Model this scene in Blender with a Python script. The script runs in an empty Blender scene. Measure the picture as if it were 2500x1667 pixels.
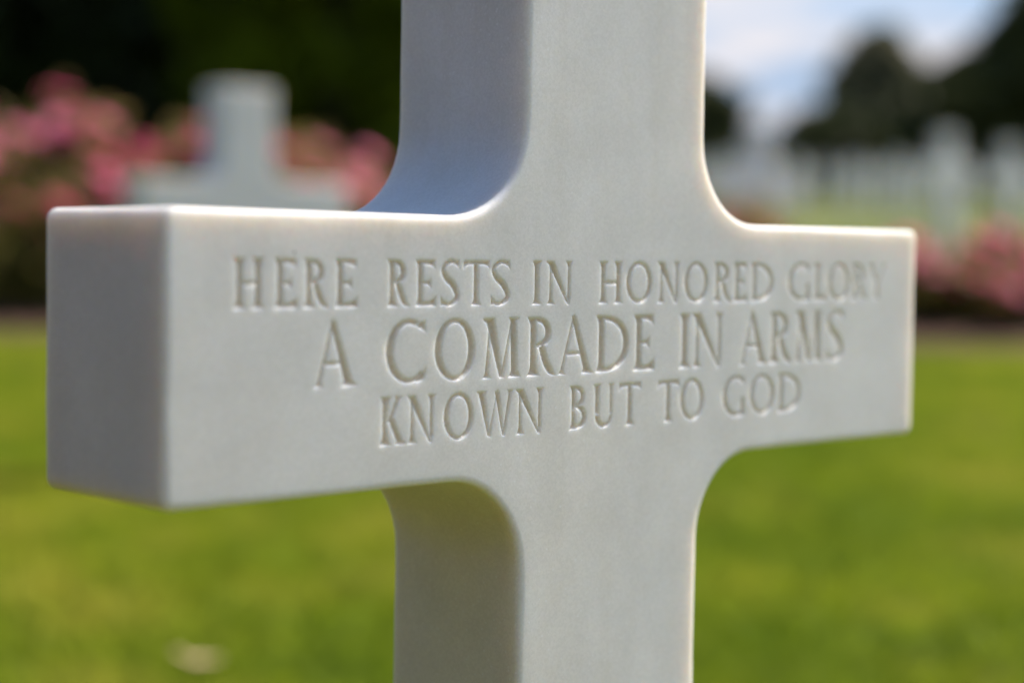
import bpy, bmesh, math, random
import numpy as np
from mathutils import Matrix, Vector, geometry

SC = bpy.context.scene
COL = SC.collection
rng = np.random.default_rng(7)
random.seed(7)

# ------------------------------------------------------------------ camera
CAM = Vector((-0.694515, -0.636460, 0.708403))
YAW, PITCH, ROLL = 0.770245, -0.051192, 0.0151154
FWD = Vector((math.sin(YAW) * math.cos(PITCH), math.cos(YAW) * math.cos(PITCH), math.sin(PITCH)))
_r = Vector((math.cos(YAW), -math.sin(YAW), 0)); _u = _r.cross(FWD)
RIGHT = math.cos(ROLL) * _r + math.sin(ROLL) * _u
UP = -math.sin(ROLL) * _r + math.cos(ROLL) * _u
FPX = 4359.3                                   # focal length in pixels of the 2500 px wide photograph
cd = bpy.data.cameras.new("camera")
cd.sensor_width = 36.0
cd.lens = FPX / 2500 * 36
cd.clip_start = 0.02
cd.clip_end = 2000
cd.dof.use_dof = True
cd.dof.focus_distance = 0.895
cd.dof.aperture_fstop = 2.65
cam = bpy.data.objects.new("camera", cd)
cam.matrix_world = Matrix(((RIGHT.x, UP.x, -FWD.x, CAM.x), (RIGHT.y, UP.y, -FWD.y, CAM.y),
                           (RIGHT.z, UP.z, -FWD.z, CAM.z), (0, 0, 0, 1)))
COL.objects.link(cam)
SC.camera = cam

# ------------------------------------------------------------------ sky and sun
SUN_EL = math.radians(54)
SUN_AZ = math.radians(-9.5)                    # angle from +X towards +Y
sun_dir = Vector((math.cos(SUN_EL) * math.cos(SUN_AZ), math.cos(SUN_EL) * math.sin(SUN_AZ), math.sin(SUN_EL)))
w = bpy.data.worlds.new("World"); SC.world = w; w.use_nodes = True
nt = w.node_tree; nt.nodes.clear()
def N(t, nt=nt, **kw):
    n = nt.nodes.new(t)
    for k, v in kw.items(): setattr(n, k, v)
    return n
out = N("ShaderNodeOutputWorld")
sky = N("ShaderNodeTexSky", sky_type="NISHITA")
sky.sun_disc = False
sky.sun_elevation = SUN_EL
sky.sun_rotation = math.pi / 2 - SUN_AZ
sky.air_density = 1.0; sky.dust_density = 0.3; sky.ozone_density = 2.0
bg = N("ShaderNodeBackground"); bg.inputs[1].default_value = 0.128
nt.links.new(sky.outputs[0], bg.inputs[0])
# clouds: noise on a plane high overhead
geo = N("ShaderNodeTexCoord")
sep = N("ShaderNodeSeparateXYZ"); nt.links.new(geo.outputs["Generated"], sep.inputs[0])
zc = N("ShaderNodeMath", operation="MAXIMUM"); nt.links.new(sep.outputs[2], zc.inputs[0]); zc.inputs[1].default_value = 0.0
za = N("ShaderNodeMath", operation="ADD"); nt.links.new(zc.outputs[0], za.inputs[0]); za.inputs[1].default_value = 0.12
dx = N("ShaderNodeMath", operation="DIVIDE"); nt.links.new(sep.outputs[0], dx.inputs[0]); nt.links.new(za.outputs[0], dx.inputs[1])
dy = N("ShaderNodeMath", operation="DIVIDE"); nt.links.new(sep.outputs[1], dy.inputs[0]); nt.links.new(za.outputs[0], dy.inputs[1])
cmb = N("ShaderNodeCombineXYZ"); nt.links.new(dx.outputs[0], cmb.inputs[0]); nt.links.new(dy.outputs[0], cmb.inputs[1])
nz = N("ShaderNodeTexNoise"); nz.inputs["Scale"].default_value = 1.7; nz.inputs["Detail"].default_value = 6
nz.inputs["Roughness"].default_value = 0.55
mpg = N("ShaderNodeMapping"); mpg.inputs["Location"].default_value = (0.6, 0.2, 0.0)
nt.links.new(cmb.outputs[0], mpg.inputs[0]); nt.links.new(mpg.outputs[0], nz.inputs["Vector"])
mr = N("ShaderNodeMapRange"); mr.inputs[1].default_value = 0.41; mr.inputs[2].default_value = 0.56
mr.inputs[3].default_value = 0.0; mr.inputs[4].default_value = 0.95
nt.links.new(nz.outputs[0], mr.inputs[0])
# clouds crowd towards the horizon, the top of the sky is mostly clear
hz = N("ShaderNodeMapRange"); hz.inputs[1].default_value = 0.20; hz.inputs[2].default_value = 0.60
hz.inputs[3].default_value = 1.0; hz.inputs[4].default_value = 0.0
nt.links.new(sep.outputs[2], hz.inputs[0])
cm = N("ShaderNodeMath", operation="MULTIPLY"); nt.links.new(mr.outputs[0], cm.inputs[0]); nt.links.new(hz.outputs[0], cm.inputs[1])
# pale blue haze low over the horizon
lb = N("ShaderNodeMapRange"); lb.inputs[1].default_value = 0.10; lb.inputs[2].default_value = 0.30
lb.inputs[3].default_value = 0.9; lb.inputs[4].default_value = 0.0
nt.links.new(sep.outputs[2], lb.inputs[0])
bgc = N("ShaderNodeBackground"); bgc.inputs[0].default_value = (0.97, 0.93, 0.96, 1); bgc.inputs[1].default_value = 0.60
bgh = N("ShaderNodeBackground"); bgh.inputs[0].default_value = (0.50, 0.68, 1.0, 1); bgh.inputs[1].default_value = 0.46
mx0 = N("ShaderNodeMixShader"); mx = N("ShaderNodeMixShader")
nt.links.new(lb.outputs[0], mx0.inputs[0]); nt.links.new(bg.outputs[0], mx0.inputs[1]); nt.links.new(bgh.outputs[0], mx0.inputs[2])
nt.links.new(cm.outputs[0], mx.inputs[0]); nt.links.new(mx0.outputs[0], mx.inputs[1]); nt.links.new(bgc.outputs[0], mx.inputs[2])
nt.links.new(mx.outputs[0], out.inputs[0])

sd = bpy.data.lights.new("sun", "SUN"); sd.energy = 5.0; sd.angle = math.radians(0.53); sd.color = (1.0, 0.885, 0.76)
so = bpy.data.objects.new("sun", sd); COL.objects.link(so)
so.rotation_euler = (-sun_dir).to_track_quat("-Z", "Y").to_euler()
so.location = (20, -2, 24)

SC.view_settings.view_transform = "Standard"
SC.view_settings.look = "None"
SC.view_settings.exposure = 0.64
SC.view_settings.gamma = 1.0
SC.view_settings.use_curve_mapping = False

# ------------------------------------------------------------------ helpers
def tag(o, label=None, cat=None, group=None, kind=None):
    if label: o["label"] = label
    if cat: o["category"] = cat
    if group: o["group"] = group
    if kind: o["kind"] = kind
    return o

def np_mesh(name, V, F, mat, smooth=False, parent=None):
    """V (n,3); F list/array of equal sized faces, or list of such arrays."""
    me = bpy.data.meshes.new(name)
    Fs = F if isinstance(F, list) else [F]
    Fs = [np.asarray(f, dtype=np.int32) for f in Fs if len(f)]
    V = np.asarray(V, dtype=np.float32)
    me.vertices.add(len(V)); me.vertices.foreach_set("co", V.ravel())
    tot = sum(f.size for f in Fs); nf = sum(len(f) for f in Fs)
    me.loops.add(tot); me.loops.foreach_set("vertex_index", np.concatenate([f.ravel() for f in Fs]))
    me.polygons.add(nf)
    sizes = np.concatenate([np.full(len(f), f.shape[1], np.int32) for f in Fs])
    starts = np.concatenate([[0], np.cumsum(sizes)[:-1]]).astype(np.int32)
    me.polygons.foreach_set("loop_start", starts)
    me.update(calc_edges=True)
    if smooth: me.polygons.foreach_set("use_smooth", np.ones(nf, dtype=bool))
    me.validate(); me.update()
    if mat: me.materials.append(mat)
    o = bpy.data.objects.new(name, me); COL.objects.link(o)
    if parent: o.parent = parent
    return o

def empty(name, loc, rz=0.0):
    o = bpy.data.objects.new(name, None); o.location = loc; o.rotation_euler = (0, 0, rz)
    o.empty_display_size = 0.2; COL.objects.link(o); return o

def at(px, py, depth):
    """world point seen at photograph pixel px,py (2500 wide) at that depth."""
    return CAM + depth * (FWD + RIGHT * ((px - 1250) / FPX) - UP * ((py - 833.5) / FPX))

def ground_z(x, y):
    s = (np.asarray(x, dtype=float) + np.asarray(y, dtype=float)) / math.sqrt(2)
    q = np.clip(s, -60, 60)
    return 0.053 * q - 0.00015 * q * np.abs(q) + 0.008 * (s - q)

def mat_new(name):
    m = bpy.data.materials.new(name); m.use_nodes = True
    t = m.node_tree; b = t.nodes["Principled BSDF"]
    return m, t, b

# ------------------------------------------------------------------ materials
def ramp(t, fac, stops):
    r = t.nodes.new("ShaderNodeValToRGB")
    while len(r.color_ramp.elements) < len(stops): r.color_ramp.elements.new(0.5)
    for e, (p, c) in zip(r.color_ramp.elements, stops):
        e.position = p; e.color = (*c, 1)
    t.links.new(fac, r.inputs[0]); return r

def noise(t, vec, scale, detail=4, rough=0.55):
    n = t.nodes.new("ShaderNodeTexNoise"); n.inputs["Scale"].default_value = scale
    n.inputs["Detail"].default_value = detail; n.inputs["Roughness"].default_value = rough
    t.links.new(vec, n.inputs["Vector"]); return n

def mixc(t, fac, a, b, mode="MIX"):
    m = t.nodes.new("ShaderNodeMix"); m.data_type = "RGBA"; m.blend_type = mode
    for s, v in ((0, fac), (6, a), (7, b)):
        if hasattr(v, "is_output"): t.links.new(v, m.inputs[s])
        elif s == 0: m.inputs[0].default_value = v
        else: m.inputs[s].default_value = (*v, 1)
    return m.outputs[2]

def marble(name, fine):
    m, t, b = mat_new(name)
    tc = t.nodes.new("ShaderNodeTexCoord"); vec = tc.outputs["Object"]
    n1 = noise(t, vec, 7.0, 5)
    r1 = ramp(t, n1.outputs[0], [(0.30, (0.783, 0.767, 0.745)), (0.70, (0.880, 0.861, 0.836))])
    col = r1.outputs[0]
    n2 = noise(t, vec, 26.0, 4)
    r2 = ramp(t, n2.outputs[0], [(0.35, (0.94, 0.94, 0.935)), (0.65, (1, 1, 1))])
    col = mixc(t, 1.0, col, r2.outputs[0], "MULTIPLY")
    if fine:
        # calcite grain, and crystal sparkle painted in as pale specks
        vo = t.nodes.new("ShaderNodeTexVoronoi"); vo.inputs["Scale"].default_value = 900
        t.links.new(vec, vo.inputs["Vector"])
        sepc = t.nodes.new("ShaderNodeSeparateColor"); t.links.new(vo.outputs["Color"], sepc.inputs[0])
        g = ramp(t, sepc.outputs[0], [(0.0, (0.915, 0.915, 0.91)), (1.0, (1, 1, 1))])
        col = mixc(t, 1.0, col, g.outputs[0], "MULTIPLY")
        vs = t.nodes.new("ShaderNodeTexVoronoi"); vs.inputs["Scale"].default_value = 420
        t.links.new(vec, vs.inputs["Vector"])
        sc2 = t.nodes.new("ShaderNodeSeparateColor"); t.links.new(vs.outputs["Color"], sc2.inputs[0])
        a = t.nodes.new("ShaderNodeMath"); a.operation = "GREATER_THAN"; a.inputs[1].default_value = 0.93
        t.links.new(sc2.outputs[0], a.inputs[0])
        d = t.nodes.new("ShaderNodeMath"); d.operation = "LESS_THAN"; d.inputs[1].default_value = 0.26
        t.links.new(vs.outputs["Distance"], d.inputs[0])
        ml = t.nodes.new("ShaderNodeMath"); ml.operation = "MULTIPLY"
        t.links.new(a.outputs[0], ml.inputs[0]); t.links.new(d.outputs[0], ml.inputs[1])
        # the painted sparkle shows in patches only
        npch = noise(t, vec, 11, 2)
        pm = t.nodes.new("ShaderNodeMapRange"); pm.inputs[1].default_value = 0.42; pm.inputs[2].default_value = 0.62
        t.links.new(npch.outputs[0], pm.inputs[0])
        mg = t.nodes.new("ShaderNodeMath"); mg.operation = "MULTIPLY"
        t.links.new(ml.outputs[0], mg.inputs[0]); t.links.new(pm.outputs[0], mg.inputs[1])
        glint = mg.outputs[0]
        # faint warm clouds and a few rain streaks running down the stone
        nw = noise(t, vec, 4.2, 6, 0.65)
        rw = ramp(t, nw.outputs[0], [(0.48, (1, 1, 1)), (0.72, (0.965, 0.94, 0.895))])
        col = mixc(t, 1.0, col, rw.outputs[0], "MULTIPLY")
        mp2 = t.nodes.new("ShaderNodeMapping"); mp2.inputs["Scale"].default_value = (60, 60, 3.0)
        t.links.new(vec, mp2.inputs[0])
        nstk = noise(t, mp2.outputs[0], 1.0, 3, 0.5)
        rs = ramp(t, nstk.outputs[0], [(0.56, (1, 1, 1)), (0.80, (0.965, 0.958, 0.942))])
        col = mixc(t, 1.0, col, rs.outputs[0], "MULTIPLY")
        # tan tint in the carved letters, stronger where the cut is deeper
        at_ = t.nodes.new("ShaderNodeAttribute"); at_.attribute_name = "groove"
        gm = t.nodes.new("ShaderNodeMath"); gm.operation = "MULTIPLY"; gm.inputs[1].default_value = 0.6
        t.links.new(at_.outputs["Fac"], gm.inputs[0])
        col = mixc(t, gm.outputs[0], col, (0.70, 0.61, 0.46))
        # dark pits, few
        vp = t.nodes.new("ShaderNodeTexVoronoi"); vp.inputs["Scale"].default_value = 85
        t.links.new(vec, vp.inputs["Vector"])
        sc3 = t.nodes.new("ShaderNodeSeparateColor"); t.links.new(vp.outputs["Color"], sc3.inputs[0])
        a3 = t.nodes.new("ShaderNodeMath"); a3.operation = "GREATER_THAN"; a3.inputs[1].default_value = 0.955
        t.links.new(sc3.outputs[0], a3.inputs[0])
        d3 = t.nodes.new("ShaderNodeMath"); d3.operation = "LESS_THAN"; d3.inputs[1].default_value = 0.065
        t.links.new(vp.outputs["Distance"], d3.inputs[0])
        m3 = t.nodes.new("ShaderNodeMath"); m3.operation = "MULTIPLY"
        t.links.new(a3.outputs[0], m3.inputs[0]); t.links.new(d3.outputs[0], m3.inputs[1])
        col = mixc(t, m3.outputs[0], col, (0.12, 0.10, 0.07))
        # yellow green weather stain under the arm, in the throat of the lower fillet
        sx = t.nodes.new("ShaderNodeSeparateXYZ"); t.links.new(vec, sx.inputs[0])
        vd = t.nodes.new("ShaderNodeVectorMath"); vd.operation = "DISTANCE"
        flat = t.nodes.new("ShaderNodeCombineXYZ")
        t.links.new(sx.outputs[0], flat.inputs[0]); t.links.new(sx.outputs[2], flat.inputs[2])
        t.links.new(flat.outputs[0], vd.inputs[0]); vd.inputs[1].default_value = (-0.080, 0, -0.075)
        ns = noise(t, vec, 30, 5, 0.65)
        ad = t.nodes.new("ShaderNodeMath"); ad.operation = "MULTIPLY_ADD"
        t.links.new(ns.outputs[0], ad.inputs[0]); ad.inputs[1].default_value = 0.06
        t.links.new(vd.outputs["Value"], ad.inputs[2])
        st = t.nodes.new("ShaderNodeMapRange"); st.inputs[1].default_value = 0.035; st.inputs[2].default_value = 0.095
        st.inputs[3].default_value = 0.09; st.inputs[4].default_value = 0.0
        t.links.new(ad.outputs[0], st.inputs[0])
        yy = t.nodes.new("ShaderNodeMapRange"); yy.inputs[1].default_value = 0.0; yy.inputs[2].default_value = 0.012
        t.links.new(sx.outputs[1], yy.inputs[0])
        sm = t.nodes.new("ShaderNodeMath"); sm.operation = "MULTIPLY"
        t.links.new(st.outputs[0], sm.inputs[0]); t.links.new(yy.outputs[0], sm.inputs[1])
        col = mixc(t, sm.outputs[0], col, (0.52, 0.47, 0.26))
        gl2 = t.nodes.new('ShaderNodeMath'); gl2.operation = 'MULTIPLY'; gl2.inputs[1].default_value = 0.55; t.links.new(glint, gl2.inputs[0])
        col = mixc(t, gl2.outputs[0], col, (0.97, 0.97, 0.97))
        rr = t.nodes.new("ShaderNodeMapRange"); rr.inputs[3].default_value = 0.55; rr.inputs[4].default_value = 0.22
        t.links.new(glint, rr.inputs[0]); t.links.new(rr.outputs[0], b.inputs["Roughness"])
        nb = noise(t, vec, 1500, 2)
        bp = t.nodes.new("ShaderNodeBump"); bp.inputs["Strength"].default_value = 0.10; bp.inputs["Distance"].default_value = 0.0004
        t.links.new(nb.outputs[0], bp.inputs["Height"]); t.links.new(bp.outputs[0], b.inputs["Normal"])
    else:
        b.inputs["Roughness"].default_value = 0.55
    t.links.new(col, b.inputs["Base Color"])
    if not fine: col = mixc(t, 1.0, col, (0.86, 0.87, 0.87), 'MULTIPLY'); t.links.new(col, b.inputs['Base Color'])
    b.inputs["Subsurface Weight"].default_value = 1.0
    b.inputs["Subsurface Radius"].default_value = (1.0, 0.82, 0.62)
    b.inputs["Subsurface Scale"].default_value = 0.0140
    b.inputs["Specular IOR Level"].default_value = 0.35
    return m

def leafy(name, c1, c2, scale, trans=0.3, rough=0.55):
    m, t, b = mat_new(name)
    geo = t.nodes.new("ShaderNodeNewGeometry")
    tc = t.nodes.new("ShaderNodeTexCoord")
    n1 = noise(t, tc.outputs["Object"], scale, 3)
    ad = t.nodes.new("ShaderNodeMath"); ad.operation = "MULTIPLY_ADD"; ad.inputs[1].default_value = 0.45
    t.links.new(geo.outputs["Random Per Island"], ad.inputs[0]); 
    sb = t.nodes.new("ShaderNodeMath"); sb.operation = "SUBTRACT"; sb.inputs[1].default_value = 0.22
    t.links.new(n1.outputs[0], sb.inputs[0]); t.links.new(sb.outputs[0], ad.inputs[2])
    r = ramp(t, ad.outputs[0], [(0.2, c1), (0.8, c2)])
    t.links.new(r.outputs[0], b.inputs["Base Color"]); b.inputs["Roughness"].default_value = rough
    b.inputs["Specular IOR Level"].default_value = 0.25
    tr = t.nodes.new("ShaderNodeBsdfTranslucent"); t.links.new(r.outputs[0], tr.inputs[0])
    mx = t.nodes.new("ShaderNodeMixShader"); mx.inputs[0].default_value = trans
    t.links.new(b.outputs[0], mx.inputs[1]); t.links.new(tr.outputs[0], mx.inputs[2])
    t.links.new(mx.outputs[0], t.nodes["Material Output"].inputs[0])
    return m

M_MARBLE = marble("white_marble_carved", True)
M_MARBLE_FAR = marble("white_marble", False)

def plain(name, c1, c2, scale, rough=0.9, bump=0.0):
    m, t, b = mat_new(name)
    tc = t.nodes.new("ShaderNodeTexCoord")
    n = noise(t, tc.outputs["Object"], scale, 6, 0.65)
    r = ramp(t, n.outputs[0], [(0.3, c1), (0.7, c2)])
    t.links.new(r.outputs[0], b.inputs["Base Color"]); b.inputs["Roughness"].default_value = rough
    b.inputs["Specular IOR Level"].default_value = 0.2
    if bump:
        bp = t.nodes.new("ShaderNodeBump"); bp.inputs["Distance"].default_value = bump
        t.links.new(n.outputs[0], bp.inputs["Height"]); t.links.new(bp.outputs[0], b.inputs["Normal"])
    return m

def lawn_mat(name, trans, gain=1.0):
    m, t, b = mat_new(name)
    tc = t.nodes.new("ShaderNodeTexCoord"); vec = tc.outputs["Object"]
    n1 = noise(t, vec, 2.6, 4, 0.6)
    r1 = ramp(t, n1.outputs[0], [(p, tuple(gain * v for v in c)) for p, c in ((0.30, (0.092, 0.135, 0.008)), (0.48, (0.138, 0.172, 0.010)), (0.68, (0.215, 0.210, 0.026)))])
    n2 = noise(t, vec, 14.0, 3, 0.6)
    r2 = ramp(t, n2.outputs[0], [(0.3, (0.62, 0.66, 0.6)), (0.7, (1.12, 1.08, 1.05))])
    col = mixc(t, 1.0, r1.outputs[0], r2.outputs[0], "MULTIPLY")
    n3 = noise(t, vec, 1.15, 3, 0.5)
    r3 = ramp(t, n3.outputs[0], [(0.36, (0.74, 0.83, 0.74)), (0.58, (1.0, 1.0, 1.0))])
    col = mixc(t, 1.0, col, r3.outputs[0], "MULTIPLY")
    t.links.new(col, b.inputs["Base Color"]); b.inputs["Roughness"].default_value = 0.7
    b.inputs["Specular IOR Level"].default_value = 0.15
    if trans:
        tr = t.nodes.new("ShaderNodeBsdfTranslucent"); t.links.new(col, tr.inputs[0])
        mx = t.nodes.new("ShaderNodeMixShader"); mx.inputs[0].default_value = trans
        t.links.new(b.outputs[0], mx.inputs[1]); t.links.new(tr.outputs[0], mx.inputs[2])
        t.links.new(mx.outputs[0], t.nodes["Material Output"].inputs[0])
    return m

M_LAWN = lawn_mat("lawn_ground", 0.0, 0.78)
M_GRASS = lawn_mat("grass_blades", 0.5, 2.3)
M_SOIL = plain("dark_mulch_soil", (0.05, 0.029, 0.019), (0.16, 0.092, 0.068), 24, 0.95, 0.02)
M_BARK = plain("bark", (0.035, 0.028, 0.02), (0.10, 0.085, 0.065), 9, 0.9, 0.03)
M_STEM = plain("rose_stem", (0.06, 0.07, 0.02), (0.12, 0.09, 0.04), 40, 0.7)
M_ROSELEAF = leafy("rose_leaves", (0.15, 0.18, 0.03), (0.38, 0.28, 0.11), 3.0, 0.5)
M_PETAL = leafy("pink_petals", (0.88, 0.22, 0.44), (0.96, 0.45, 0.62), 6.0, 0.6)
M_PETAL2 = leafy("magenta_petals", (0.74, 0.07, 0.26), (0.84, 0.15, 0.38), 6.0, 0.6)
M_DRYLEAF = plain("dry_leaf", (0.42, 0.30, 0.16), (0.56, 0.43, 0.26), 60, 0.7)
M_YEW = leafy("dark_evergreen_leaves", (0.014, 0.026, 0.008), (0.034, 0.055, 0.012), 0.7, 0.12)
M_BROAD = leafy("fresh_green_leaves", (0.095, 0.135, 0.003), (0.19, 0.25, 0.006), 0.8, 0.6)
M_FAR1 = leafy("hazed_far_tree_leaves", (0.15, 0.155, 0.095), (0.22, 0.215, 0.135), 0.25, 0.6)  # leaf colour paled and greyed to include distance haze
M_FAR2 = leafy("far_dark_tree_leaves", (0.036, 0.048, 0.016), (0.080, 0.092, 0.030), 0.25, 0.3)

# ------------------------------------------------------------------ ground
def make_ground():
    a = np.concatenate([-np.geomspace(700, 6, 26), np.linspace(-5, 30, 141), np.geomspace(31, 900, 40)])
    X, Y = np.meshgrid(a, a, indexing="ij")
    Z = ground_z(X, Y)
    n = len(a); idx = np.arange(n * n).reshape(n, n)
    F = np.stack([idx[:-1, :-1], idx[1:, :-1], idx[1:, 1:], idx[:-1, 1:]], -1).reshape(-1, 4)
    V = np.stack([X, Y, Z], -1).reshape(-1, 3)
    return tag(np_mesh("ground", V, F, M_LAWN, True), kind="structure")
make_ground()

# soil bed across the lawn behind the headstones: B0 .. B1 is its near edge
BED_D = 7.15
def bed_point(px, extra=0.0):
    p = at(px, 800, BED_D + extra); x, y = p.x, p.y
    return Vector((x, y, float(ground_z(x, y))))
def make_bed():
    nu, nv = 90, 9
    V = []
    for i in range(nu):
        px = -700 + 4100 * i / (nu - 1)
        for j in range(nv):
            v = j / (nv - 1)
            wob = 0.05 * math.sin(i * 0.9) + 0.03 * math.sin(i * 2.3)
            p = bed_point(px, 1.5 * v + (wob if j == 0 else 0))
            V.append((p.x, p.y, p.z + 0.004 + 0.05 * math.sin(math.pi * v) ** 0.7 + (random.uniform(0, .015) if 0 < j < nv - 1 else 0)))
    idx = np.arange(nu * nv).reshape(nu, nv)
    F = np.stack([idx[:-1, :-1], idx[1:, :-1], idx[1:, 1:], idx[:-1, 1:]], -1).reshape(-1, 4)
    return tag(np_mesh("soil_bed", V, F, M_SOIL, True), kind="structure")
make_bed()

def make_bounce_cut_bed():
    """unseen bare earth, added at left to cut green lawn bounce on the cross."""
    nu, nv = 60, 30
    V = []
    for i in range(nu):
        y = -11 + 20.0 * i / (nu - 1)
        edge = -0.95 + 0.06 * math.sin(i * .7) + .06 * math.sin(i * 1.9)
        for j in range(nv):
            x = edge - 9.0 * j / (nv - 1)
            V.append((x, y, float(ground_z(x, y)) + 0.004 + (0.03 + random.uniform(0, .03) if 0 < j < nv - 1 and 0 < i < nu - 1 else 0)))
    idx = np.arange(nu * nv).reshape(nu, nv)
    F = np.stack([idx[:-1, :-1], idx[:-1, 1:], idx[1:, 1:], idx[1:, :-1]], -1).reshape(-1, 4)[:, ::-1]
    return tag(np_mesh("soil_bed", V, F, M_SOIL, True), kind="structure")  # out of view, added to darken the ground light reaching the stone
make_bounce_cut_bed()

def make_grass():
    n = 260000
    d = np.sqrt(rng.uniform(0.9 ** 2, 7.4 ** 2, n))
    b = rng.normal(0, 0.30, n)
    f = np.array([math.sin(YAW), math.cos(YAW)]); r = np.array([math.cos(YAW), -math.sin(YAW)])
    P = np.array([CAM.x, CAM.y]) + d[:, None] * f + (d * b)[:, None] * r
    bedline = (P - np.array([CAM.x, CAM.y])) @ f
    ok = (bedline < BED_D - 0.02) & (P[:, 0] > -0.86)
    P = P[ok]; n = len(P)
    z = ground_z(P[:, 0], P[:, 1])
    a = rng.uniform(0, 2 * math.pi, n); wd = rng.uniform(0.002, 0.0042, n)
    h = rng.uniform(0.018, 0.042, n); lean = rng.normal(0, 0.9, (n, 2)) * h[:, None]
    u = np.stack([np.cos(a), np.sin(a)], -1) * wd[:, None]
    V = np.zeros((n, 5, 3), np.float32)
    V[:, 0, :2] = P - u; V[:, 1, :2] = P + u
    V[:, 2, :2] = P + u * .7 + lean * .4; V[:, 3, :2] = P - u * .7 + lean * .4; V[:, 4, :2] = P + lean * 1.1
    V[:, 0, 2] = z - .003; V[:, 1, 2] = z - .003
    V[:, 2, 2] = z + h * .6; V[:, 3, 2] = z + h * .6; V[:, 4, 2] = z + h
    base = np.arange(n)[:, None] * 5
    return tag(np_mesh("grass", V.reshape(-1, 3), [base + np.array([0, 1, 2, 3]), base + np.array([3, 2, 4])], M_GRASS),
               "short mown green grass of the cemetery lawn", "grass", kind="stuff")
make_grass()

# ------------------------------------------------------------------ trees
def tube(V, F, pts, rad, sides=7):
    """append a tapered tube to vertex / quad lists."""
    base = len(V); pts = [Vector(p) for p in pts]
    for i, p in enumerate(pts):
        t = (pts[min(i + 1, len(pts) - 1)] - pts[max(i - 1, 0)]).normalized()
        a = t.orthogonal().normalized(); b = t.cross(a)
        for k in range(sides):
            an = 2 * math.pi * k / sides
            V.append(tuple(p + (a * math.cos(an) + b * math.sin(an)) * rad[i]))
    for i in range(len(pts) - 1):
        for k in range(sides):
            k2 = (k + 1) % sides
            F.append((base + i * sides + k, base + i * sides + k2, base + (i + 1) * sides + k2, base + (i + 1) * sides + k))

def leaf_cloud(centers, radii, per, size, r):
    """leaf shaped quads (two triangles folded on the midrib) around clump centres."""
    n = len(centers) * per
    C = np.repeat(centers, per, 0); R = np.repeat(radii, per, 0)
    dvec = r.normal(size=(n, 3)); dvec /= np.linalg.norm(dvec, axis=1, keepdims=True)
    P = C + dvec * R * (r.uniform(0.15, 1, (n, 1)) ** 0.5)
    a = r.normal(size=(n, 3)); a /= np.linalg.norm(a, axis=1, keepdims=True)
    b = np.cross(a, r.normal(size=(n, 3))); b /= np.linalg.norm(b, axis=1, keepdims=True)
    c = np.cross(a, b)
    s = size * r.uniform(0.6, 1.3, (n, 1))
    V = np.stack([P - a * s, P + b * s * .45 + c * s * .15, P + a * s, P - b * s * .45 + c * s * .15], 1)
    F = np.arange(n * 4).reshape(n, 4)
    return V.reshape(-1, 3), F

def make_tree(name, loc, height, width, crown_base, mat, leaf, clumps, per, seed, label, cat="tree", cone=0.0, group=None, droop=0.0):
    r = np.random.default_rng(seed); rd = random.Random(seed)
    root = empty(name, loc); tag(root, label, cat, group)
    ch = height - crown_base
    C, R = [], []
    V, F = [], []
    top = Vector((rd.uniform(-.3, .3), rd.uniform(-.3, .3), height * 0.9))
    tr = height * 0.022 + 0.05
    tube(V, F, [(0, 0, -0.3), (0, 0, height * .1), top * .4, top * .7, top], [tr * 1.35, tr, tr * .75, tr * .45, tr * .12], 9)
    while len(C) < clumps:
        v = rd.random()
        prof = (math.sin(math.pi * min(1, 0.12 + 0.88 * v)) ** 0.6) * (1 - cone) + cone * (1 - v) ** 0.8
        prof = max(prof, 0.12)
        an = rd.uniform(0, 2 * math.pi)
        lump = 1 + 0.28 * math.sin(3 * an + seed) * math.cos(5 * v * 3.1 + seed) + 0.17 * math.sin(7 * an + 9 * v)
        rad = width / 2 * prof * lump * (0.30 + 0.70 * rd.random() ** 0.45)
        p = Vector((rad * math.cos(an), rad * math.sin(an), crown_base + ch * v))
        C.append(p); R.append(width * rd.uniform(0.07, 0.13))
    for p in C[: max(14, clumps // 6)]:
        s = top * min(0.92, max(0.15, (p.z * 0.72) / height))
        mid = (s + p) / 2 + Vector((0, 0, 0.06 * width))
        tube(V, F, [s, mid, p], [tr * .4, tr * .22, tr * .06], 5)
    np_mesh("trunk", np.array(V), np.array(F), M_BARK, True, root)
    LV, LF = leaf_cloud(np.array(C), np.array(R)[:, None] * np.array([[1, 1, .75]]), per, leaf, r)
    np_mesh("crown", LV, LF, mat, False, root)
    return root

def ground_at(px, depth):
    p = at(px, 600, depth); return (p.x, p.y, float(ground_z(p.x, p.y)))

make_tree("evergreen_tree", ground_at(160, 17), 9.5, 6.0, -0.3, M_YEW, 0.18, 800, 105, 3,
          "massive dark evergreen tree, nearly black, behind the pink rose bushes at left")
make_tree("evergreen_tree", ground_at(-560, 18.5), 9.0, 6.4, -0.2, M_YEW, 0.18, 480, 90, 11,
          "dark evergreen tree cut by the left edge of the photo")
for k, (tx, ty, tw, lab) in enumerate([(-6.2, 7.0, 5.6, "unseen dark evergreen tree added outside the left edge of the photo, near the rose bushes"),
        (-6.0, 2.6, 5.2, "unseen dark evergreen tree added facing the end of the big cross's left arm"),
        (-6.4, -2.0, 5.6, "unseen dark evergreen tree added beside the photographer's left shoulder"),
        (-7.2, -6.6, 5.8, "unseen dark evergreen tree added behind the photographer's left shoulder")]):
    make_tree("evergreen_tree", (tx, ty, float(ground_z(tx, ty))), 4.2, tw, 0.1, M_YEW, 0.19, 330, 75, 12 + k, lab)  # out-of-view trees added to block sky light from the cross's left face
make_tree("broadleaf_tree", ground_at(870, 13.2), 8.0, 2.5, -0.3, M_BROAD, 0.10, 520, 95, 21,
          "fresh green leafy tree showing just left of the big cross's upright")
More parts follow.
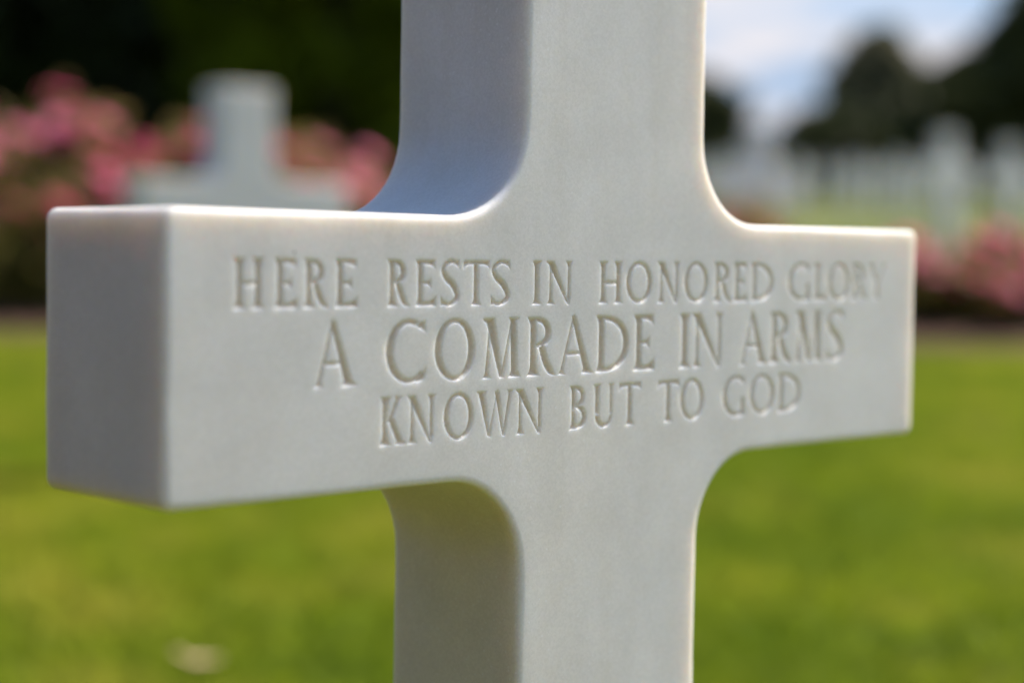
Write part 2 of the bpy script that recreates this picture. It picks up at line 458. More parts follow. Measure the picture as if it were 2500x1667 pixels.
make_tree("far_tree", ground_at(1665, 115), 8.6, 10.5, 1.0, M_FAR2, 0.42, 300, 50, 31,
          "small rounded far tree touching the right edge of the big cross's upright", group="trees along the far edge of the cemetery")
make_tree("far_tree", ground_at(2135, 150), 16.0, 10.5, 1.5, M_FAR1, 0.55, 380, 60, 41,
          "tall grey-green far tree with a peaked top under the clouds", cone=0.25, group="trees along the far edge of the cemetery")
make_tree("far_tree", ground_at(2020, 105), 6.0, 8.0, 0.6, M_FAR2, 0.4, 320, 55, 43,
          "low dark bushy far tree in front of the tall peaked one", group="trees along the far edge of the cemetery")
make_tree("far_tree", ground_at(2370, 95), 8.4, 7.6, 0.6, M_FAR2, 0.42, 420, 60, 47,
          "dark far tree between the peaked tree and the right edge of the photo", group="trees along the far edge of the cemetery")
make_tree("far_tree", ground_at(2680, 70), 11.0, 7.4, 0.8, M_FAR2, 0.36, 560, 70, 53,
          "tallest dark tree, leaving the photo at its top right corner", group="trees along the far edge of the cemetery")

# ------------------------------------------------------------------ marble crosses
HALF_W, HALF_H, HALF_S, THICK = 0.2797, 0.0645, 0.0691, 0.0988
TOP, ARM_Z, FIL = 0.285, 0.66, 0.047
BEV, RC = 0.0032, 0.0054

def cross_outline(inset, bottom, narc=12, ncor=4):
    """closed outline (x,z) anticlockwise seen from the front, inset by `inset`."""
    w, h, s, tp = HALF_W - inset, HALF_H - inset, HALF_S - inset, TOP - inset
    rc, rf = max(RC - inset, 0.0002), FIL + inset
    P = []
    def convex(cx, cz, a0):
        for k in range(ncor + 1):
            a = math.radians(a0 + 90 * k / ncor); P.append((cx + rc * math.cos(a), cz + rc * math.sin(a)))
    def concave(cx, cz, a0):
        for k in range(narc + 1):
            a = math.radians(a0 - 90 * k / narc); P.append((cx + rf * math.cos(a), cz + rf * math.sin(a)))
    convex(w - rc, h - rc, 0)
    concave(s + rf, h + rf, 270)
    convex(s - rc, tp - rc, 0)
    convex(-s + rc, tp - rc, 90)
    concave(-s - rf, h + rf, 360)
    convex(-w + rc, h - rc, 90)
    convex(-w + rc, -h + rc, 180)
    concave(-s - rf, -h - rf, 90)
    P.append((-s, bottom)); P.append((s, bottom))
    concave(s + rf, -h - rf, 180)
    convex(w - rc, -h + rc, 270)
    return np.array(P)

def pip(pts, poly):
    x, y = pts[:, 0], pts[:, 1]; ins = np.zeros(len(pts), bool)
    x0, y0 = poly[:, 0], poly[:, 1]; x1, y1 = np.roll(x0, -1), np.roll(y0, -1)
    for a, b, c, d in zip(x0, y0, x1, y1):
        if b == d: continue
        ins ^= ((b > y) != (d > y)) & (x < (c - a) * (y - b) / (d - b) + a)
    return ins

def cross_mesh(name, bottom, mat, carve=None):
    """one closed mesh; front face at y=0 facing -Y. carve=(xs, zs, depth) cuts letters into the front."""
    P0, P1 = cross_outline(0.0, bottom), cross_outline(0.001, bottom)
    A, B = [], []
    for i in range(len(P0)):                       # split the long straight edges
        k = (i + 1) % len(P0); n = max(1, int(np.hypot(*(P0[k] - P0[i])) / (0.004 if carve is not None else 0.2)))
        for q in range(n):
            A.append(P0[i] + (P0[k] - P0[i]) * q / n); B.append(P1[i] + (P1[k] - P1[i]) * q / n)
    A = np.array(A); Dn = (np.array(B) - A) / 0.001
    rb = np.random.default_rng(9); nn = len(A)
    wv = np.zeros(nn)
    if carve is not None:                          # hand-worn edges: bevel width wanders, with a few tiny chips
        a1 = rb.normal(size=nn)
        for _ in range(6): a1 = (np.roll(a1, 1) + a1 + np.roll(a1, -1)) / 3
        wv = .07 * a1 / a1.std()
        for c in rb.integers(0, nn, 14): wv[c] += rb.uniform(.05, .16)
    bev = BEV * np.clip(1 + wv, .55, 1.45)
    prof = [(1.0, 0.0, .0006, 0.0), (1.0, 0.0, 0, 0), (.62, .07, 0, 0), (.29, .29, 0, 0), (.07, .62, 0, 0), (0, 1.0, 0, 0), (0, 1.0, 0, .0006)]
    rings = [(f * bev + e, g * bev + h) for f, g, e, h in prof]
    back = [(i_, THICK - y_) for i_, y_ in reversed(rings)]
    V, loops = [], []
    for inset, y in rings + back:
        P = A + Dn * inset[:, None]
        loops.append(np.arange(len(V), len(V) + nn))
        V += [(p[0], yy, p[1]) for p, yy in zip(P, y)]
    Q = []
    for a, b in zip(loops[:-1], loops[1:]):
        Q.append(np.stack([a, b, np.roll(b, -1), np.roll(a, -1)], -1))
    faces4 = np.concatenate(Q)
    T = []
    def cap(loop, y, flip, grid=None):
        nonlocal V
        pts = [Vector((V[i][0], V[i][2])) for i in loop]; ids = list(loop); n = len(loop)
        edges = [(i, (i + 1) % n) for i in range(n)]
        rect = None
        if grid is not None:
            border = grid; m0 = len(pts)
            for gi in border: pts.append(Vector((V[gi][0], V[gi][2]))); ids.append(gi)
            edges += [(m0 + i, m0 + (i + 1) % len(border)) for i in range(len(border))]
            gx = [V[g][0] for g in border]; gz = [V[g][2] for g in border]; rect = (min(gx), max(gx), min(gz), max(gz))
        res = geometry.delaunay_2d_cdt(pts, edges, [], 0, 1e-7)
        verts, fcs, orig = res[0], res[2], res[3]
        mp = [ids[o[0]] if o else None for o in orig]
        cen = np.array([[sum(verts[i][0] for i in f) / 3, sum(verts[i][1] for i in f) / 3] for f in fcs])
        ins = pip(cen, np.array([(V[i][0], V[i][2]) for i in loop]))
        if rect: ins &= ~((cen[:, 0] > rect[0]) & (cen[:, 0] < rect[1]) & (cen[:, 1] > rect[2]) & (cen[:, 1] < rect[3]))
        for f, k in zip(fcs, ins):
            if k and all(mp[i] is not None for i in f):
                t = [mp[i] for i in f]; T.append(t[::-1] if flip else t)
    grid_faces = []
    border = None
    if carve is not None:
        xs, zs, D = carve
        base = len(V); nx, nzz = len(xs), len(zs)
        X, Z = np.meshgrid(xs, zs, indexing="ij")
        V = V + [tuple(p) for p in np.stack([X, D, Z], -1).reshape(-1, 3)]
        idx = base + np.arange(nx * nzz).reshape(nx, nzz)
        grid_faces = np.stack([idx[:-1, :-1], idx[1:, :-1], idx[1:, 1:], idx[:-1, 1:]], -1).reshape(-1, 4)
        border = list(idx[:, 0]) + list(idx[-1, 1:]) + list(idx[-2::-1, -1]) + list(idx[0, -2:0:-1])
    cap(loops[0], 0.0, False, border)
    cap(loops[-1], THICK, True)
    nbase = base if carve is not None else 0
    o = np_mesh(name, np.array(V), [faces4] + ([grid_faces] if carve is not None else []) + [np.array(T)], mat, True)
    if carve is not None:
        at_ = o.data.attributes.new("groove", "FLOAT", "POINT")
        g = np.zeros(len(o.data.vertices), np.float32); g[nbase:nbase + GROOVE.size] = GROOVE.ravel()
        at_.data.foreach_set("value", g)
    return o

# ---- carved Roman capitals: every stroke is a closed outline, cut to a steep sided groove
def curve(pts, n=14):
    """Catmull-Rom through pts (x,z,width)."""
    P = np.array(pts, float); P = np.vstack([2 * P[0] - P[1], P, 2 * P[-1] - P[-2]])
    o = []
    for i in range(1, len(P) - 2):
        for t in np.linspace(0, 1, n, endpoint=(i == len(P) - 3)):
            a, b, c, d = P[i - 1:i + 3]
            o.append(.5 * ((2 * b) + (-a + c) * t + (2 * a - 5 * b + 4 * c - d) * t * t + (-a + 3 * b - 3 * c + d) * t ** 3))
    return np.array(o)
def ribbon(pts, n=14):
    S = curve(pts, n); T = np.gradient(S[:, :2], axis=0); T /= np.linalg.norm(T, axis=1, keepdims=True) + 1e-9
    Nn = np.stack([-T[:, 1], T[:, 0]], -1) * S[:, 2:3] / 2
    return [np.vstack([S[:, :2] + Nn, (S[:, :2] - Nn)[::-1]])]
def stem(xc, z0, z1, T, sl0=1., sr0=1., sl1=1., sr1=1., lean=0.0):
    """upright stroke, flared to serifs; sl0.. scale the serif at bottom-left, bottom-right, top-left, top-right."""
    h = z1 - z0; L, R = [], []; sw = T * 0.52
    for v in np.concatenate([np.linspace(0, .2, 7), np.linspace(.25, .75, 4), np.linspace(.8, 1, 7)]):
        f0 = max(0, 1 - v / .2) ** 2.2; f1 = max(0, 1 - (1 - v) / .2) ** 2.2
        x = xc + lean * (v - .5)
        L.append((x - T / 2 - sw * (f0 * sl0 + f1 * sl1), z0 + h * v)); R.append((x + T / 2 + sw * (f0 * sr0 + f1 * sr1), z0 + h * v))
    return [np.array(L + R[::-1])]
def diag(x0, z0, x1, z1, w0, w1):
    return [np.array([(x0 - w0 / 2, z0), (x0 + w0 / 2, z0), (x1 + w1 / 2, z1), (x1 - w1 / 2, z1)])]
def serif(xc, z, up, half, ht, wid, dx=0.0):
    return [np.array([(xc - half, z), (xc + half, z), (xc + dx * .4 + wid * .75, z + up * ht * .35), (xc + dx + wid / 2, z + up * ht), (xc + dx - wid / 2, z + up * ht), (xc + dx * .4 - wid * .75, z + up * ht * .35)])]
def arm(x0, x1, z, t, side, fl):
    """horizontal stroke whose outer edge is at z; side -1 hangs down (top arm), +1 stands up; fl flare height."""
    k = side
    return [np.array([(x0, z), (x1, z), (x1 - .02 * fl, z + k * fl), (x1 - fl * .32, z + k * (t + (fl - t) * .35)), (x1 - fl * .85, z + k * t), (x0, z + k * t)])]
def ell(cx, cz, a, b, t0=0, t1=360, n=48, p=2.0):
    th = np.radians(np.linspace(t0, t1, n)); c, s = np.cos(th), np.sin(th)
    return np.stack([cx + a * np.sign(c) * np.abs(c) ** (2 / p), cz + b * np.sign(s) * np.abs(s) ** (2 / p)], -1)
def bowl(xs, zt, zb, xr, T, t):
    """D-shaped bowl from (xs,zt) round to (xs,zb)."""
    cz, b, a = (zt + zb) / 2, (zt - zb) / 2, xr - xs
    o = ell(xs, cz, a, b, 90, -90, 30, 2.25); i = ell(xs, cz, a - T, b - t, -90, 90, 30, 2.15)
    return [np.vstack([o, i])]

def glyph(ch, x0, x1, zb, zt, T, t):
    w, h = x1 - x0, zt - zb; G = []; sw = T * .52; xl = x0 + sw + T / 2; zm = (zb + zt) / 2
    if ch == "I":
        G.append(stem((x0 + x1) / 2, zb, zt, T))
    elif ch == "H":
        xr = x1 - sw - T / 2
        G += [stem(xl, zb, zt, T), stem(xr, zb, zt, T), [np.array([(xl, zm - t * .5), (xr, zm - t * .5), (xr, zm + t * .5), (xl, zm + t * .5)])]]
    elif ch in "EL":
        G.append(stem(xl, zb, zt, T, 1, .4, 1, 1 if ch == "L" else .2))
        G.append(arm(xl, x1, zb, t, 1, h * .26))
        if ch == "E":
            G.append(arm(xl, x1 - w * .06, zt, t, -1, h * .22))
            xm = xl + (x1 - xl) * .66; q = h * .10
            G.append([np.array([(xl, zm - t * .42), (xm - q, zm - t * .42), (xm, zm - t * .42 - q * .8), (xm, zm + t * .42 + q * .8), (xm - q, zm + t * .42), (xl, zm + t * .42)])])
    elif ch == "T":
        xc = (x0 + x1) / 2; f = h * .20
        G.append(stem(xc, zb, zt - t * .5, T, 1, 1, 0, 0))
        G.append([np.array([(x0 + w * .02, zt), (x1, zt), (x1 - w * .01, zt - f), (x1 - f * .4, zt - t - (f - t) * .3), (x1 - f * .9, zt - t), (x0 + f * .9, zt - t), (x0 + f * .4, zt - t - (f - t) * .4), (x0, zt - f * 1.2)])])
    elif ch == "O":
        o = h * .015
        G.append([ell((x0 + x1) / 2, zm, w / 2, h / 2 + o), ell((x0 + x1) / 2 - .0, zm, w / 2 - T * 1.02, h / 2 + o - t * .98)])
    elif ch in "CG":
        cx = x0 + w * .56; a = cx - x0; o = h * .015; zb2 = zb - o; b = h / 2 + o
        outer = ell(cx, zm, a, b, 62, 318, 44); inner = ell(cx + T * .12, zm, a - T * .95, b - t, 312, 66, 44)
        xt = x0 + w * (.97 if ch == "C" else .90); top_z = zm + b * .93
        G.append([np.vstack([outer, inner])])
        xo, zo = outer[0]; xi, zi = inner[-1]
        G.append([np.array([(xo - .3, zo), (xt - w * .06, top_z - t * .1), (xt, top_z + t * .15), (xt + w * .01, zt - h * .235), (xt - w * .05, zi - t * .6), (xi - .3, zi)])])
        if ch == "C":
            G.append(ribbon([(cx + a * .30, zb + t * .30, t * 1.0), (cx + a * .60, zb + h * .085, t * 1.0), (x0 + w * .955, zb + h * .185, t * .55)]))
            G.append([np.array([(x0 + w * .86, zb + h * .10), (x1, zb + h * .13), (x1 - w * .015, zb + h * .29), (x0 + w * .93, zb + h * .20)])])
        else:
            xg = x1 - sw * .8 - T / 2
            G.append(ribbon([(cx + a * .25, zb + t * .32, t * .95), (cx + a * .6, zb + h * .07, t * 1.0), (xg, zb + h * .12, t * .9)]))
            G.append(stem(xg, zb + h * .06, zb + h * .46, T * .92, 0, 0, .9, .9))
    elif ch == "D":
        G.append(stem(xl, zb, zt, T, 1, .3, 1, .3))
        G.append(bowl(xl + T * .2, zt, zb, x1, T, t))
        G.append([np.array([(xl, zt), (xl + T * .3 + .3, zt), (xl + T * .3 + .3, zt - t), (xl, zt - t)])])
        G.append([np.array([(xl, zb), (xl + T * .3 + .3, zb), (xl + T * .3 + .3, zb + t), (xl, zb + t)])])
    elif ch == "R":
        zj = zb + h * .46; xb = x0 + w * .84
        G.append(stem(xl, zb, zt, T, 1, 1, 1, .3))
        G.append(bowl(xl + T * .3, zt, zj, xb, T * .95, t))
        G.append([np.array([(xl, zt), (xl + T * .4, zt), (xl + T * .4, zt - t), (xl, zt - t)])])
        G.append([np.array([(xl, zj), (xl + T * .4, zj), (xl + T * .4, zj + t), (xl, zj + t)])])
        G.append(ribbon([(x0 + w * .50, zj + t * .55, T * .95), (x0 + w * .64, zb + h * .26, T * .98), (x0 + w * .80, zb + h * .09, T * .9), (x1 - w * .01, zb + h * .005, T * .22)]))
    elif ch == "B":
        zj = zb + h * .53
        G.append(stem(xl, zb, zt, T, 1, .3, 1, .3))
        G.append(bowl(xl + T * .2, zt, zj - t * .4, x1 - w * .10, T * .9, t)); G.append(bowl(xl + T * .2, zj + t * .4, zb, x1, T * .95, t))
    elif ch == "S":
        c = (x0 + x1) / 2
        G.append(ribbon([(x1 - w * .16, zt - h * .12, t * .75), (x1 - w * .30, zt - t * .42, t * .95), (c - w * .06, zt - t * .42, t), (x0 + w * .16, zt - h * .20, T * .82),
                         (x0 + w * .30, zm + h * .11, T * .98), (c + w * .10, zm - h * .03, T * 1.04), (x1 - w * .20, zb + h * .29, T * .95), (x1 - w * .20, zb + h * .16, T * .85), (c + w * .02, zb + t * .42, t), (x0 + w * .24, zb + t * .48, t * .95), (x0 + w * .12, zb + h * .12, t * .8)], 8))
        G.append([np.array([(x1 - w * .34, zt - t * .2), (x1 - w * .08, zt + h * .012), (x1 - w * .05, zt - h * .235), (x1 - w * .16, zt - h * .16)])])
        G.append([np.array([(x0 + w * .30, zb + t * .2), (x0 + w * .03, zb - h * .012), (x0, zb + h * .25), (x0 + w * .13, zb + h * .17)])])
    elif ch == "N":
        t2 = max(t, T * .62); xa = x0 + t2 * 1.25; xz = x1 - t2 * 1.15
        G += [stem(xa, zb, zt - h * .04, t2, 1.4, 1.4, .6, 0), stem(xz, zb + h * .10, zt, t2, 0, 0, 1.4, 1.4)]
        G.append(diag(xz - t2 * .1, zb - h * .01, xa - t2 * .2, zt, T * .55, T * 1.45)); G.append(serif(xa - t2 * .5, zt, -1, T * .62, h * .10, T * .9, T * .3))
        G.append(diag(xz, zb - h * .01, xz, zb + h * .25, t2 * .4, t2))
    elif ch == "M":
        t2 = max(t, T * .62); xa, xb = x0 + w * .14, x0 + w * .24; xv = x0 + w * .52; xr = x1 - T * 1.0
        G.append(diag(xa, zb, xb, zt - h * .05, t2, t2 * .9)); G.append(serif(xa, zb, 1, t2 * 1.35, h * .10, t2, w * .01))
        G.append(diag(xv, zb, xb - T * .15, zt, T * .7, T * 1.35)); G.append(serif(xb - T * .5, zt, -1, T * .55, h * .1, T, T * .3))
        G.append(diag(xv, zb, xr - T * .1, zt, t2 * .8, t2 * 1.05)); G.append(diag(xr + w * .02, zb, xr - w * .015, zt, T, T * 1.0))
        G.append(serif(xr + w * .02, zb, 1, T * .95, h * .11, T)); G.append(serif(xr, zt, -1, T * .75, h * .08, T))
    elif ch == "A":
        t2 = max(t * .9, T * .52); xa = x0 + w * .13; xr = x1 - w * .14; xt = x0 + w * .47
        G.append(diag(xa, zb, xt, zt - h * .02, t2, t2)); G.append(diag(xr, zb, xt - t2 * .1, zt, T * 1.12, T * .72))
        G.append(diag(xt, zt + h * .03, xt, zt - h * .10, t2 * .25, T * .9))
        G.append(serif(xa, zb, 1, t2 * 1.45, h * .09, t2, w * .035)); G.append(serif(xr, zb, 1, T * .98, h * .10, T * 1.1, -w * .03))
        zc2 = zb + h * .36; G.append([np.array([(xa + w * .10, zc2 - t * .42), (xr - w * .06, zc2 - t * .42), (xr - w * .08, zc2 + t * .42), (xa + w * .14, zc2 + t * .42)])])
    elif ch == "K":
        G.append(stem(xl, zb, zt, T)); t2 = max(t * .95, T * .58); xj = xl + T * .5
        xk = x1 - w * .24
        G.append(diag(xj, zb + h * .44, xk, zt, t2 * 1.2, t2 * 1.2)); G.append(serif(xk, zt, -1, t2 * 1.55, h * .09, t2 * 1.2, -w * .05))
        G.append(diag(x1 - w * .15, zb, xj + w * .07, zb + h * .56, T * 1.2, T * 1.05)); G.append(serif(x1 - w * .15, zb, 1, T * .98, h * .1, T * 1.2, -w * .04))
    elif ch == "W":
        t2 = max(t * .95, T * .55); a = x0 + w * .11; v1 = x0 + w * .335; m = x0 + w * .545; v2 = x0 + w * .73; e = x1 - w * .09
        G.append(diag(v1, zb, a, zt, T * .55, T * 1.25)); G.append(diag(v1, zb, m, zt + h * .01, t2 * .9, t2 * .5))
        G.append(diag(v2, zb, m - w * .01, zt - h * .02, T * .55, T * .95)); G.append(diag(v2, zb, e, zt, t2 * .9, t2 * 1.1))
        G.append(serif(a, zt, -1, T * 1.0, h * .09, T * 1.2, w * .02)); G.append(serif(e, zt, -1, t2 * 1.55, h * .09, t2 * 1.1, -w * .02))
    elif ch == "U":
        t2 = max(t, T * .68); xr = x1 - t2 * 1.05; bz = zb + h * .30
        G.append(stem(xl, bz, zt, T, 0, 0, 1, 1)); G.append(stem(xr, bz, zt, t2, 0, 0, 1.1, 1.1))
        o = ell((xl - T / 2 + xr + t2 / 2) / 2, bz, (xr + t2 / 2 - xl + T / 2) / 2, bz - zb + h * .015, 180, 360, 28)
        i = ell((xl + T / 2 + xr - t2 / 2) / 2, bz, (xr - t2 / 2 - xl - T / 2) / 2, bz - zb - t * .95, 360, 180, 28)
        G.append([np.vstack([o, i])])
    elif ch == "Y":
        t2 = max(t, T * .6); xc = (x0 + x1) / 2; xa = x0 + w * .16; xe = x1 - w * .13
        G.append(stem(xc, zb, zm + h * .02, T, 1, 1, 0, 0))
        G.append(diag(xc, zm - h * .04, xa, zt, T, T * 1.15)); G.append(diag(xc + T * .1, zm - h * .04, xe, zt, t2, t2 * 1.1))
        G.append(serif(xa, zt, -1, T * .95, h * .09, T * 1.1, w * .03)); G.append(serif(xe, zt, -1, t2 * 1.5, h * .09, t2 * 1.1, -w * .03))
    return G

LINES = [
 (21.0, 43.3, 3.9, 2.7, "H -245.5 -227.8 E -223.7 -209.9 R -207.6 -192.7 E -189.9 -175.7 R -158.9 -144.2 E -141.5 -127.5 S -125.3 -111.8 T -110.6 -92.7 S -92.3 -77.8 I -63.5 -56.4 N -53.3 -33.6 H -15.0 4.6 O 6.5 27.6 N 31.6 50.6 O 53.8 74.6 R 78.6 95.2 E 96.0 109.2 D 111.7 133.2 G 146.9 169.6 L 171.6 184.4 O 186.1 208.4 R 209.9 226.7 Y 226.8 247.6"),
 (-15.0, 15.1, 5.1, 3.1, "A -201.7 -176.6 C -158.9 -133.2 O -128.5 -101.5 M -97.9 -70.4 R -66.9 -45.4 A -45.4 -18.0 D -16.7 10.0 E 12.6 30.6 I 50.8 60.0 N 62.0 88.8 A 102.2 128.4 R 130.2 151.6 M 153.8 182.2 S 185.5 204.1"),
 (-43.9, -20.8, 3.9, 2.7, "K -162.4 -146.2 N -145.2 -126.6 O -122.1 -101.9 W -100.0 -75.0 N -73.7 -53.4 B -35.6 -22.0 U -18.0 -0.6 T 2.3 20.4 T 33.3 51.6 O 52.2 72.8 G 89.0 110.4 O 113.3 136.2 D 139.0 161.6"),
]
def carve_letters():
    st = 0.31
    xs = np.arange(-252, 256, st); zs = np.arange(-48, 48.0, st)
    D = np.zeros((len(xs), len(zs)))
    r = np.random.default_rng(5)
    for zb, zt, T, t, txt in LINES:
        tk = txt.split()
        for k in range(0, len(tk), 3):
            x0, x1 = float(tk[k + 1]), float(tk[k + 2])
            for loops in glyph(tk[k], x0, x1, zb, zt, T, t):
                allp = np.vstack(loops); lo = allp.min(0) - .4; hi = allp.max(0) + .4
                i0, i1 = np.searchsorted(xs, lo[0]), np.searchsorted(xs, hi[0]); j0, j1 = np.searchsorted(zs, lo[1]), np.searchsorted(zs, hi[1])
                X, Z = np.meshgrid(xs[i0:i1], zs[j0:j1], indexing="ij"); Q = np.stack([X.ravel(), Z.ravel()], -1)
                ins = np.zeros(len(Q), bool); dist = np.full(len(Q), 1e9)
                for L in loops:
                    ins ^= pip(Q, L)
                    A = L; B = np.roll(L, -1, 0); AB = B - A; den = (AB ** 2).sum(1) + 1e-12
                    for a, ab, dn in zip(A, AB, den):
                        u = np.clip(((Q - a) @ ab) / dn, 0, 1); dist = np.minimum(dist, np.hypot(*(Q - a - u[:, None] * ab).T))
                d = np.where(ins, dist, 0).reshape(X.shape)
                D[i0:i1, j0:j1] = np.maximum(D[i0:i1, j0:j1], d)
    wob = r.normal(size=D.shape)
    for ax in (0, 1):
        for _ in range(3): wob = (np.roll(wob, 1, ax) + wob + np.roll(wob, -1, ax)) / 3
    wob /= wob.std()
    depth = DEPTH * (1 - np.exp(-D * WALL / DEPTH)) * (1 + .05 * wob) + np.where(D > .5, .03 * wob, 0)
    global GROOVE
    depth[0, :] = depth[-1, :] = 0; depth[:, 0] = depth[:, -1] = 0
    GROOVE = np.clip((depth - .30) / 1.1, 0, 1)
    return xs / 1000, zs / 1000, depth / 1000
DEPTH, WALL = 3.2, 1.3

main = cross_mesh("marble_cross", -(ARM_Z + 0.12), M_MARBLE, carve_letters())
main.location = (0, 0, ARM_Z)
tag(main, "large sharp white marble cross in the foreground with a carved three-line inscription", "cross")

# plain crosses of the rows behind share one mesh
far0 = cross_mesh("marble_cross", -(ARM_Z + 0.25), M_MARBLE_FAR)
placed = [0]
def place_cross(x, y, top_z, label, group):
    o = far0 if placed[0] == 0 else far0.copy()
    if placed[0]: COL.objects.link(o)
    placed[0] += 1
    o.location = (x, y, top_z - TOP); o.rotation_euler = (0, 0, math.radians(-4.5 + 1.2 * math.sin(placed[0] * 2.3)))
    tag(o, label, "cross", group)
    return o
ROWS = "white marble crosses standing in rows"
def cross_px(px, py, depth, label):
    p = at(px, py, depth); return place_cross(p.x, p.y, p.z, label, ROWS)
cross_px(612, 212, 4.22, "blurred white marble cross at left before the pink roses and black evergreen")
cross_px(1868, 330, 8.9, "blurred white cross just right of the big cross's upright, above its right arm")
cross_px(2324, 322, 12.2, "brightest blurred white cross at right, rising among the roses beyond the big cross's arm end")
cross_px(2476, 350, 13.5, "blurred white cross at the right edge of the photo, half cut off")
FARLBL = "small far white cross blurred into the distant rows before the trees at right"
f2 = Vector((math.sin(YAW), math.cos(YAW))); r2 = Vector((math.cos(YAW), -math.sin(YAW)))
for i in range(0, 40):
    for j in range(0, 30):
        x, y = 3.2 + 1.8 * i, 2.0 + 3.3 * j
        v = Vector((x - CAM.x, y - CAM.y)); d = v.dot(f2); px = 1250 + FPX * v.dot(r2) / d
        if 27 < d < 50 and 1690 < px < 2560:
            place_cross(x, y, float(ground_z(x, y)) + .93, FARLBL, "far white crosses in rows on the lawn")

# ------------------------------------------------------------------ roses
def petal_mesh(name, mat, seed):
    rd = random.Random(seed); V, F = [], []
    for ring, (n, rad, op) in enumerate([(5, 1.0, 1.15), (5, .8, .8), (4, .55, .42), (3, .3, .15)]):
        for k in range(n):
            an = 2 * math.pi * (k / n) + ring * .6 + rd.uniform(-.15, .15); b = len(V)
            for v in (0, .5, 1):
                for u in (-1, 0, 1):
                    wdt = (.25 + .75 * math.sin(math.pi * (.15 + .7 * v))) * rad * .55
                    rr = rad * (.12 + v * math.sin(op) * .95) + .05 * abs(u) * (v > .4)
                    zz = rad * v * math.cos(op) * .9 + .35 - .12 * (v == 1) * (ring < 2) + .1 * abs(u)
                    V.append((rr * math.cos(an) - u * wdt * math.sin(an), rr * math.sin(an) + u * wdt * math.cos(an), zz))
            for i in range(2):
                for j in range(2): F.append((b + i * 3 + j, b + i * 3 + j + 1, b + i * 3 + j + 4, b + i * 3 + j + 3))
    o = np_mesh(name, np.array(V), np.array(F), mat, True); return o
proto_bloom = [petal_mesh("blossom", M_PETAL, 1), petal_mesh("blossom", M_PETAL2, 2)]
used_bloom = [False, False]

def rose_bush(loc, height, width, blooms, seed, label, mag=0.3):
    rd = random.Random(seed); r = np.random.default_rng(seed)
    root = empty("rose_bush", loc); tag(root, label, "rose bush", "pink rose bushes in the flower bed")
    V, F, tips, C = [], [], [], []
    for k in range(17):
        an = rd.uniform(0, 2 * math.pi); sp = width / 2 * rd.uniform(.25, 1)
        hh = height * (rd.uniform(.80, 1.0) if k < 6 else rd.uniform(.22, .80)) * (1 - .22 * (sp / (width / 2)) ** 2)
        tip = Vector((sp * math.cos(an), sp * math.sin(an), hh)); m = Vector((tip.x * .45, tip.y * .45, hh * .5))
        tube(V, F, [(rd.uniform(-.05, .05), rd.uniform(-.05, .05), -.03), m, tip], [.009, .006, .003], 5)
        tips.append(tip)
        for q in (.38, .55, .72, .9): C.append(m.lerp(tip, (q - .38) / .6) + Vector((rd.uniform(-.07, .07), rd.uniform(-.07, .07), 0)))
        for q in range(3):
            s = m.lerp(tip, rd.uniform(.2, .8)); e = s + Vector((rd.uniform(-.16, .16), rd.uniform(-.16, .16), rd.uniform(.05, .16)))
            tube(V, F, [s, e], [.004, .002], 4); tips.append(e); C.append(e)
    np_mesh("stems", np.array(V), np.array(F), M_STEM, True, root)
    LV, LF = leaf_cloud(np.array(C), np.full((len(C), 1), .10), 26, .034, r)
    LV[:, 2] = np.maximum(LV[:, 2], .06)
    np_mesh("foliage", LV, LF, M_ROSELEAF, False, root)
    tips.sort(key=lambda p: -p.z * .75 + (p.x * FWD.x + p.y * FWD.y) * .8 + rd.uniform(0, .45 * height))
    for p in tips[:blooms]:
        i = 1 if rd.random() < mag else 0
        o = proto_bloom[i] if not used_bloom[i] else proto_bloom[i].copy()
        if used_bloom[i]: COL.objects.link(o)
        used_bloom[i] = True
        s = rd.uniform(.050, .078); o.parent = root; o.location = p + Vector((0, 0, -.01)); o.scale = (s, s, s)
        tilt = sun_dir * .7 - FWD * .45 + Vector((p.x, p.y, .3)).normalized() * .5
        o.rotation_euler = tilt.to_track_quat("Z", "Y").to_euler()
    return root

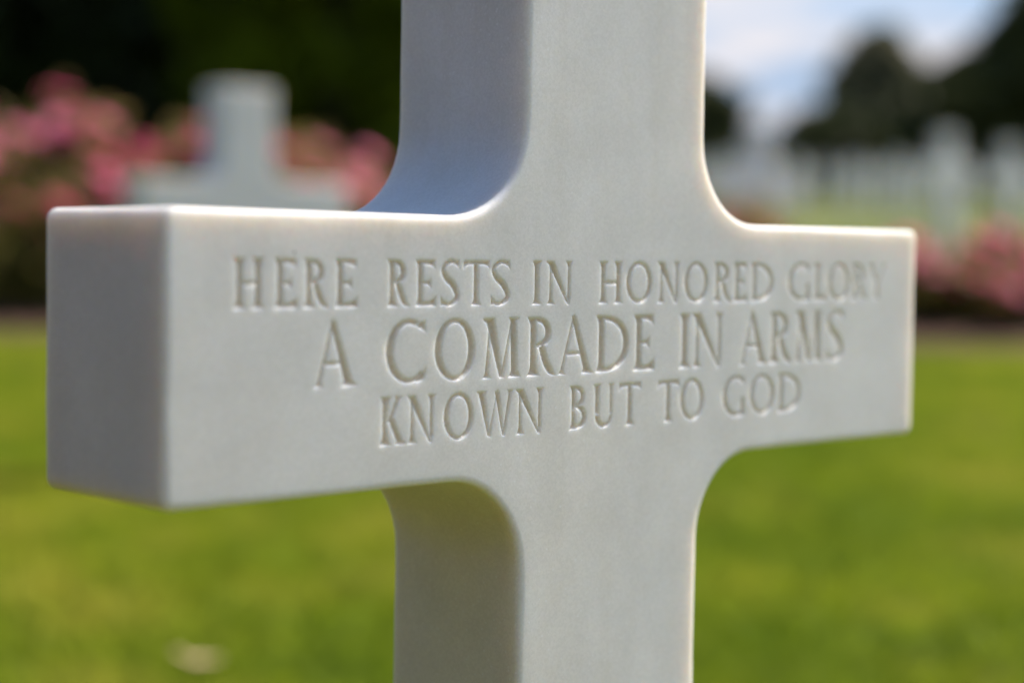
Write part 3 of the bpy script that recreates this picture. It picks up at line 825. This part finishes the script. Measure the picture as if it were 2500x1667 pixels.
def bush_at(px, extra, top_py, width, blooms, seed, label, mag=0.3):
    extra += .28
    g = bed_point(px, extra); top = at(px, top_py, BED_D + extra)
    rose_bush(g, max(.3, top.z - g.z), width, blooms, seed, label, mag)
bush_at(-30, .55, 262, .75, 15, 101, "tall rose bush cut by the left edge of the photo above the dark soil")
bush_at(190, .75, 236, .70, 13, 102, "tallest rose bush, dark crimson blossom on top against the black evergreen", .6)
bush_at(60, .35, 420, .60, 8, 103, "leafy lower rose bush standing left of the big cross's left arm end")
bush_at(300, .45, 440, .62, 16, 104, "lower pink rose bush right above the big cross's left arm end")
bush_at(400, .85, 282, .66, 15, 105, "magenta rose bush just left of the blurred left cross", .7)
bush_at(560, .95, 300, .60, 11, 106, "rose bush standing mostly hidden behind the blurred left cross", .5)
bush_at(745, .75, 302, .62, 16, 107, "rose bush just right of the blurred left cross")
bush_at(885, .50, 405, .62, 26, 108, "bright pink rose bush beside the big cross's upright at left", .1)
bush_at(1760, .50, 480, .55, 12, 109, "rose bush peeping over the right arm beside the big cross's upright", .1)
bush_at(2235, .40, 660, .58, 24, 110, "low rose bush half hidden behind the big cross's right arm end", .1)
bush_at(2405, .45, 622, .68, 34, 111, "low pink rose bush right of the brightest blurred cross", .2)
bush_at(2530, .70, 650, .60, 9, 112, "rose bush cut by the right edge of the photo", .2)

# ------------------------------------------------------------------ dry leaf on the lawn
def fallen_leaf():
    lo, hi = 1.0, 6.0
    for _ in range(40):
        m = (lo + hi) / 2; p = at(476, 1618, m)
        if p.z > float(ground_z(p.x, p.y)) + .04: lo = m
        else: hi = m
    z = float(ground_z(p.x, p.y))
    V, F = [], []
    n = 9
    for i in range(n):
        v = i / (n - 1); wd = .022 * math.sin(math.pi * min(.97, max(.02, v))) ** .7 * (1 + .12 * math.sin(i * 2.4))
        for u in (-1, -.5, 0, .5, 1): V.append((u * wd, -.033 + .066 * v, .006 * abs(u) + .008 * (v - .5) ** 2 * 4 + .002 * math.sin(i * 1.7 + u * 3)))
    for i in range(n - 1):
        for j in range(4): F.append((i * 5 + j, i * 5 + j + 1, i * 5 + j + 6, i * 5 + j + 5))
    o = np_mesh("fallen_leaf", np.array(V), np.array(F), M_DRYLEAF, True)
    md = o.modifiers.new("thickness", "SOLIDIFY"); md.thickness = .0006
    o.location = (p.x, p.y, z + .040); o.rotation_euler = (math.radians(10), math.radians(4), math.radians(60))
    tag(o, "pale tan dry leaf lying on the grass at bottom left", "leaf")
fallen_leaf()
